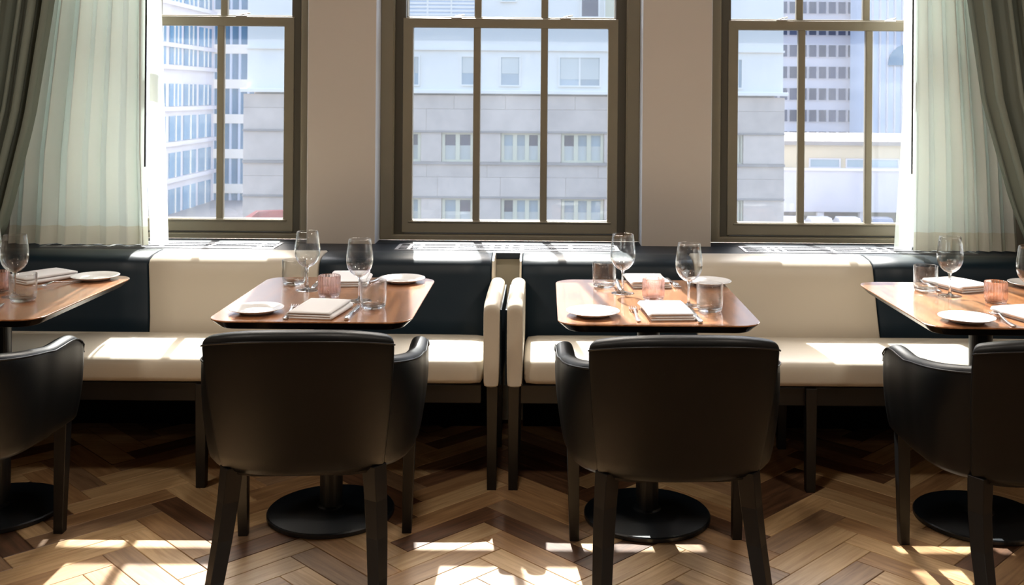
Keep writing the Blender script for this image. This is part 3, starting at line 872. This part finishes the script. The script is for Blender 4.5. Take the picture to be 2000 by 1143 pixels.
def sheer(label, eL, eM, eR, Y, seed, zb, edge_right, diff_x, diff_y=4.80):
    t = thing('sheer_curtain', label, 'curtain', (0, 0, 0), 0, 'white sheer curtains')
    for a, b, y, npl, amp, mm, hm, nm in ((eL, eM, Y, 7, .036, M_sheer, M_hem, 'lined_drop'), (eM, eR, Y+.02, 1, .006, M_voile, M_voile, 'loose_edge')) if edge_right else \
                                 ((eM, eR, Y, 7, .036, M_sheer, M_hem, 'lined_drop'), (eL, eM, Y+.02, 1, .006, M_voile, M_voile, 'loose_edge')):
        rows = curtain(a, b, zb, 3.25, y, amp, npl, seed, nv=30, per=8)
        k = len([r for r in rows if r[0][2] <= zb + .125])
        obj(nm, grid(rows[k-1:]), mm, t, smooth=True)
        obj('hem', grid(rows[:k]), hm, t, smooth=True)
    x = sorted(diff_x)
    obj('sun_diffuser', grid(curtain(lambda z: x[0], lambda z: x[1], zb, WT, diff_y, .008, 6, seed+1, nv=4, per=8)), M_diffuser, t, smooth=True)  # unseen sheet, added to scatter the sun before it reaches the drop
    return t
YS = 4.60
sheer('white sheer curtain by the left edge, half drawn over the window',
      lerp_edge([(75, 0), (30, 300), (16, 475)], YS), lerp_edge([(284, 0), (284, 300), (290, 470)], YS), lerp_edge([(312, 0), (318, 200), (326, 470)], YS), YS, 11, .772, True, (-2.325, -1.87))
sheer('white sheer curtain by the right edge, half drawn over the window',
      lerp_edge([(1778, 0), (1768, 200), (1750, 470)], YS), lerp_edge([(1789, 0), (1787, 340), (1784, 470)], YS), lerp_edge([(1940, 0), (1975, 300), (1987, 490)], YS), YS, 23, .772, False, (1.655, 1.995), 4.735)
def drape(label, eL, eR, Y, seed, zb):
    rows = curtain(eL, eR, zb, 3.27, Y, .070, 8, seed, nv=30, per=14)
    o = obj('velvet_drape', grid(rows), M_drape, None, smooth=True)
    sol = o.modifiers.new('solid', 'SOLIDIFY'); sol.thickness = .004
    tag(o, label, 'curtain', 'heavy grey green drapes')
    return o
YD = 4.40
drape('heavy grey green drape pulled aside at the left edge', lerp_edge([(-150, -200), (-190, 200), (-260, 430), (-300, 600)], YD), lerp_edge([(116, -100), (108, 0), (70, 230), (20, 430), (-18, 520)], YD), YD, 5, .80)
drape('heavy grey green drape pulled aside at the right edge', lerp_edge([(1888, -100), (1897, 0), (1925, 200), (1980, 400), (2020, 500)], YD), lerp_edge([(2150, -200), (2190, 200), (2260, 430), (2300, 600)], YD), YD, 8, .80)
def wand(u, v, label):
    p = P(u, v, 4.545)
    bm = tube([(p.x, p.y, p.z), (p.x, p.y, 1.8), (p.x, p.y, 3.25)], .004, 8)
    tag(obj('curtain_wand', bm, M_iron, None, smooth=True), label, 'rod', 'thin curtain wands')
wand(283, 326, 'thin dark wand hanging before the left sheer curtain')
wand(1781, 340, 'thin dark wand hanging before the right sheer curtain')

# ------------------------------------------------------------------ the city outside
ZG = -10.3
struct(obj('street', boxbm(-140, 170, 12, 330, ZG-1, ZG), M_road))

def win_mesh(w, h, d, mats, cols=1, key=None, fr=.12):
    return None
# --- limestone building straight across
YB = 50.0
def B(u, v): return P(u, v, YB)
sb = thing('stone_building', 'pale limestone and white office building straight across the street', 'building', (0, 0, 0))
xl, xr = B(475, 200).x, B(1533, 200).x
zc = B(1000, 183).z
obj('wall', boxbm(xl+.4, xr-.4, YB+.5, YB+22, ZG, 26), M_conc, sb)
obj('white_wall', boxbm(B(482, 100).x, B(1531, 100).x, YB+.12, YB+.5, zc, 26), M_white, sb)
obj('cornice', boxbm(xl-.1, xr+.12, YB-.25, YB+.5, zc-.02, zc+.16), M_white, sb, bevel=.03)
obj('string_course', boxbm(xl+.1, xr-.02, YB-.0, YB+.5, B(1000, 97).z-.05, B(1000, 97).z+.05), M_white, sb)
PANEL_ME = {}
bands = [(187, 214), (214, 257), (321, 347), (347, 385)]
rndp = random.Random(3)
def stone_panel(x0, x1, z0, z1):
    bm = bmesh.new(); g = .003
    vs = box(bm, x0+g, x1-g, YB+.02*rndp.random(), YB+.5, z0+g, z1-g)
    return obj('stone', bm, M_stone, sb, bevel=.02)
for v0, v1 in bands + [(455, 500), (500, 540)]:
    x = xl
    while x < xr - .3:
        w = rndp.uniform(2.2, 3.4)
        x2 = min(xr, x + w)
        if xr - x2 < 1.2: x2 = xr
        stone_panel(x, x2, B(1000, v1).z, B(1000, v0).z); x = x2
wins2 = [(800, 822), (862, 925), (978, 1057), (1096, 1180)]
for v0, v1 in ((259, 318), (387, 450)):
    zt, zb = B(1000, v0).z, B(1000, v1).z
    obj('ledge', boxbm(xl, xr, YB-.12, YB+.5, zb-.10, zb+.02), M_stonedk, sb)
    obj('ledge', boxbm(xl, xr, YB-.08, YB+.5, zt-.02, zt+.06), M_stonedk, sb)
    marks = [xl] + [B(u, v0).x for w in wins2 for u in w] + [B(1441, v0).x, B(1452, v0).x, xr]
    for a, b in zip(marks[0::2], marks[1::2]):
        n = max(1, round((b-a)/3.0))
        for k in range(n): stone_panel(a+(b-a)*k/n, a+(b-a)*(k+1)/n, zb+.02, zt-.02)
    for a, b in zip(marks[1::2], marks[2::2]):
        n = 1 if b-a < .8 else (3 if b-a > 1.9 else 2)
        f = obj('window', ring_frame(a+.02, b-.02, zb+.02, zt-.02, YB+.15, YB+.45, .14, .14, .1, .1), M_winframe, sb)
        for k in range(n):
            c0, c1 = a+.1+(b-a-.2)*k/n, a+.1+(b-a-.2)*(k+1)/n
            if k: obj('mullion', boxbm(c0-.1, c0+.1, YB+.18, YB+.42, zb+.1, zt-.1), M_winframe, f)
            zm_ = zb + (zt-zb)*.55
            obj('pane', boxbm(c0+.05, c1-.05, YB+.32, YB+.36, zm_, zt-.1), rndp.choice((M_wing2, M_wing2, M_wing)), f)
            obj('blind', boxbm(c0+.05, c1-.05, YB+.32, YB+.36, zb+.1, zm_), M_wing3, f)
for u0, u1, v0, v1, n, top in [(806, 820, 108, 168, 1, M_wing3), (899, 936, 108, 168, 1, M_wing3), (976, 1017, 109, 169, 1, M_wing3), (1091, 1174, 110, 170, 2, M_wing3), (1440, 1452, 114, 174, 1, M_wing2),
                               (786, 931, -40, 34, 3, M_bluep), (978, 1010, -56, 4, 1, M_wing2), (1134, 1172, -40, 35, 1, M_wing), (1180, 1207, -40, 36, 1, M_winframe)]:
    a, b, zt, zb = B(u0, v0).x, B(u1, v0).x, B((u0+u1)/2, v0).z, B((u0+u1)/2, v1).z
    f = obj('window', ring_frame(a, b, zb, zt, YB+.02, YB+.2, .07, .07, .07, .07), M_white, sb)
    for k in range(n):
        c0, c1 = a+.07+(b-a-.14)*k/n, a+.07+(b-a-.14)*(k+1)/n
        if k: obj('mullion', boxbm(c0-.04, c0+.04, YB+.03, YB+.16, zb+.07, zt-.07), M_white, f)
        obj('pane', boxbm(c0, c1, YB+.085, YB+.1, zb+.05, zt-.05), M_wing2 if top is M_wing3 else top, f)
        if top is M_wing3:
            obj('blind', boxbm(c0+.03, c1-.03, YB+.07, YB+.084, zb+(zt-zb)*(.42 if u1-u0 < 60 else .25), zt-.06), M_wing3, f)
    if u0 == 786:
        for k in range(9):
            z = zb + .10 + (zt-zb-.2)*k/9
            obj('slat', boxbm(a+.1, b-.1, YB+.04, YB+.08, z, z+.1), M_white, f)

# --- tower of small dark windows
YT = 160.0
def T(u, v): return P(u, v, YT)
tw = thing('office_tower', 'tall pale office tower with rows of small dark windows', 'building', (0, 0, 0))
tx0, tx1 = T(1440, 100).x, T(1692, 100).x
obj('wall', boxbm(tx0, tx1, YT, YT+20, ZG, 60), M_conc, tw)
wm = None
for r in range(8):
    vt = 3 + 42.2*(r-1)
    for c in range(12):
        u = 1484 + 19.0*c - .0
        if u + 15.5 > 1692: continue
        p0, p1 = T(u, vt + .0079*(u-1560)), T(u+15.5, vt + 24 + .0079*(u-1560))
        if wm is None:
            w, h = p1.x-p0.x, p0.z-p1.z
            bm = ring_frame(-w/2, w/2, -h/2, h/2, -.25, .1, .04, .04, .04, .04); bmesh.ops.recalc_face_normals(bm, faces=bm.faces)
            fm = bpy.data.meshes.new('window'); bm.to_mesh(fm); bm.free(); fm.materials.append(M_conc)
            bm = boxbm(-w/2+.03, w/2-.03, -.16, .05, -h/2+.03, h/2-.03); bmesh.ops.recalc_face_normals(bm, faces=bm.faces)
            wm = bpy.data.meshes.new('pane'); bm.to_mesh(wm); bm.free(); wm.materials.append(M_wing)
        f = bpy.data.objects.new('window', fm); COL.objects.link(f); f.parent = tw
        f.location = ((p0.x+p1.x)/2, YT, (p0.z+p1.z)/2)
        g = bpy.data.objects.new('pane', wm); COL.objects.link(g); g.parent = f

# --- pale blue building beside the tower, with a reflected arch built as a panel
YC = 150.0
bb = thing('blue_building', 'pale blue ribbed building with an arched dark reflection right of the tower', 'building', (0, 0, 0))
bx0, bx1 = P(1696, 100, YC).x, P(1900, 100, YC).x
obj('wall', boxbm(bx0, bx1, YC, YC+9, ZG, 60), M_bluep, bb)
for k in range(14):
    x = bx0 + (bx1-bx0)*(k+.5)/14
    if 4 <= k: 
        obj('rib', boxbm(x-.12, x+.12, YC-.35, YC+.05, ZG, P(1750, 80, YC).z if False else 60), M_conc, bb)
    else:
        obj('rib', boxbm(x-.12, x+.12, YC-.35, YC+.05, ZG, 60), M_conc, bb)
bm = bmesh.new()
c = P(1775, 128, YC); rr = 3.2
pts = [(c.x-rr, c.z)] + [(c.x - rr*math.cos(PI*k/16), c.z + rr*math.sin(PI*k/16)) for k in range(1, 16)] + [(c.x+rr, c.z)]
V0 = [bm.verts.new((x, YC-.5, z)) for x, z in pts]; V1 = [bm.verts.new((x, YC-.2, z)) for x, z in pts]
bm.faces.new(V0); bm.faces.new(V1[::-1])
for k in range(len(pts)): bm.faces.new([V0[k], V0[k-1], V1[k-1], V1[k]])
obj('arched_reflection', bm, M_blue, bb)  # reflection of an arch, built as a dark panel

# --- low building in front of the tower
YL = 92.0
def Lw(u, v): return P(u, v, YL)
lb = thing('low_building', 'low beige and white building at the foot of the tower', 'building', (0, 0, 0))
lx0, lx1 = Lw(1500, 300).x, Lw(1960, 300).x
obj('wall', boxbm(lx0, lx1, YL, YL+22, Lw(1600, 414).z, Lw(1600, 333).z), M_conc, lb)
obj('upper_wall', boxbm(lx0, lx1, YL+.6, YL+22, Lw(1600, 333).z, Lw(1600, 284).z), M_beige, lb)
obj('parapet', boxbm(lx0, lx1, YL+.2, YL+22, Lw(1600, 284).z, Lw(1600, 276).z), M_stonedk, lb)
obj('coping', boxbm(lx0, lx1, YL-.2, YL+.6, Lw(1600, 333).z, Lw(1600, 330).z+.05), M_white, lb)
for u0, u1 in ((1583, 1645), (1655, 1692), (1702, 1760)):
    a, b, zt, zb = Lw(u0, 310).x, Lw(u1, 310).x, Lw(1600, 310).z, Lw(1600, 329).z
    f = obj('window', ring_frame(a, b, zb, zt, YL+.45, YL+.7, .12, .12, .1, .1), M_conc, lb)
    obj('pane', boxbm(a+.1, b-.1, YL+.54, YL+.58, zb+.08, zt-.08), M_wing2, f)
zr = Lw(1600, 276).z
for k in range(2):
    obj('rail', boxbm(Lw(1615, 270).x, lx1, YL+.6, YL+.68, zr+.25+k*.4, zr+.31+k*.4), M_white, lb)
for k in range(9):
    x = Lw(1615, 270).x + k*1.9
    obj('rail_post', boxbm(x-.04, x+.04, YL+.6, YL+.68, zr, zr+.72), M_white, lb)
zd = Lw(1600, 414).z
for k in range(6):
    x = lx0 + 1 + (lx1-lx0-2)*k/5
    obj('pillar', boxbm(x-.3, x+.3, YL+.2, YL+.8, ZG, zd), M_conc, lb)
obj('back_wall', boxbm(lx0, lx1, YL+8, YL+8.3, ZG, zd), M_stonedk, lb)

# --- parked cars at its foot
def car(u, Y, label, col):
    x = P(u, 430, Y).x
    t = thing('parked_car', label, 'car', (x, Y, ZG), PI/2, 'cars parked across the street')
    m = mat('car_paint', col, .2, coat=.6)
    pr = [(-2.1, .35), (-2.1, .75), (-1.9, .95), (-1.2, 1.02), (-.7, 1.42), (.6, 1.44), (1.2, 1.05), (2.0, .92), (2.1, .7), (2.1, .35)]
    rows = [[(a*(1 if abs(y) < .8 else .97), y, z) for a, z in pr] for y in (-.88, -.8, .8, .88)]
    obj('body', grid(rows, closed=True, cap=True), m, t, bevel=.03)
    rows = [[(a, y, z) for a, z in ((-1.02, 1.06), (-.66, 1.38), (.54, 1.40), (1.0, 1.07))] for y in (-.895, -.87)]
    obj('side_glass', grid(rows, closed=True, cap=True), M_wing, t)
    for a in (-1.3, 1.3):
        for y in (-.8, .8):
            w = obj('wheel', lathe([(0, -.1), (.3, -.1), (.33, -.06), (.33, .06), (.3, .1), (0, .1)], 16), M_iron, t, loc=(a, y, .33), rot=(PI/2, 0, 0))
car(1546, 88, 'pale car parked by the stone building corner', (.75, .76, .8))
car(1600, 88, 'silver car parked below the low white building', (.6, .62, .66))
car(1655, 88, 'white car parked right of the silver car', (.85, .86, .88))
car(1718, 88, 'dark blue car parked nearest the right sheer curtain', (.05, .08, .16))

# --- white grid building with blue glazing, receding along the street at the left
gb = thing('grid_building', 'white gridded office block with blue glazing receding along the street', 'building', (0, 0, 0))
XB = -36.0
def yb(u): return XB*F/(u-CX)
obj('wall', boxbm(XB-20, XB, yb(150), yb(417), ZG, 45), M_conc, gb)
def face_z(u, v): 
    return H - (v - CY - ROLL*(u-CX))*yb(u)/F
uc = 385.0
fl = [(-90, -52), (-22, 14), (52, 90), (96, 130), (165, 206), (224, 270), (291, 336), (357, 402)]
cols_ = [(212, 240), (255, 282), (298, 322), (330, 352), (358, 382), (388, 411)]
for vi, (v0, v1) in enumerate(fl):
    zt, zb = face_z(uc, v0), face_z(uc, v1)
    for u0, u1 in cols_:
        y0, y1 = yb(u0), yb(u1)
        f = obj('window', boxbm(XB-.05, XB+.10, y0, y1, zb, zt), M_blue, gb)
        if vi >= 5:
            obj('mullion', boxbm(XB+.1, XB+.2, (y0+y1)/2-.08, (y0+y1)/2+.08, zb, zt), M_white, f)
        else:
            obj('mullion', boxbm(XB+.1, XB+.2, y0+(y1-y0)*.33-.06, y0+(y1-y0)*.33+.06, zb, zt), M_white, f)
            obj('mullion', boxbm(XB+.1, XB+.2, y0+(y1-y0)*.67-.06, y0+(y1-y0)*.67+.06, zb, zt), M_white, f)
    obj('band', boxbm(XB, XB+.35, yb(150), yb(417), zb-.45, zb-.05), M_conc, gb)
# the glazed bay beyond it
ga = thing('glazed_tower', 'blue glass tower between the white grid block and the limestone building', 'building', (0, 0, 0))
YG = yb(419)
gx0, gx1 = P(417, 200, YG).x, P(520, 200, YG).x
obj('glass_wall', boxbm(gx0, gx1, YG, YG+18, ZG, 30), M_blue, ga)
for k in range(9):
    z = P(450, -40+68*k, YG).z
    obj('floor_band', boxbm(gx0-.02, gx1, YG-.3, YG+.02, z-.5, z+.5), M_white, ga)
for k in range(7):
    x = gx0 + (gx1-gx0)*k/6
    obj('fin', boxbm(x-.12, x+.12, YG-.2, YG+.02, ZG, 30), M_bluep, ga)
# --- red awning roof low beside the limestone building
rr_ = obj('red_roof', grid([[P(472, 428, 46), P(500, 411, 47.5), P(580, 409, 47.5), P(600, 430, 46)], [P(470, 440, 46), P(498, 430, 47.5), P(582, 430, 47.5), P(602, 440, 46)]], closed=False), M_red)
sol = rr_.modifiers.new('solid', 'SOLIDIFY'); sol.thickness = .3
tag(rr_, 'red pitched roof low in front of the limestone building', 'roof')
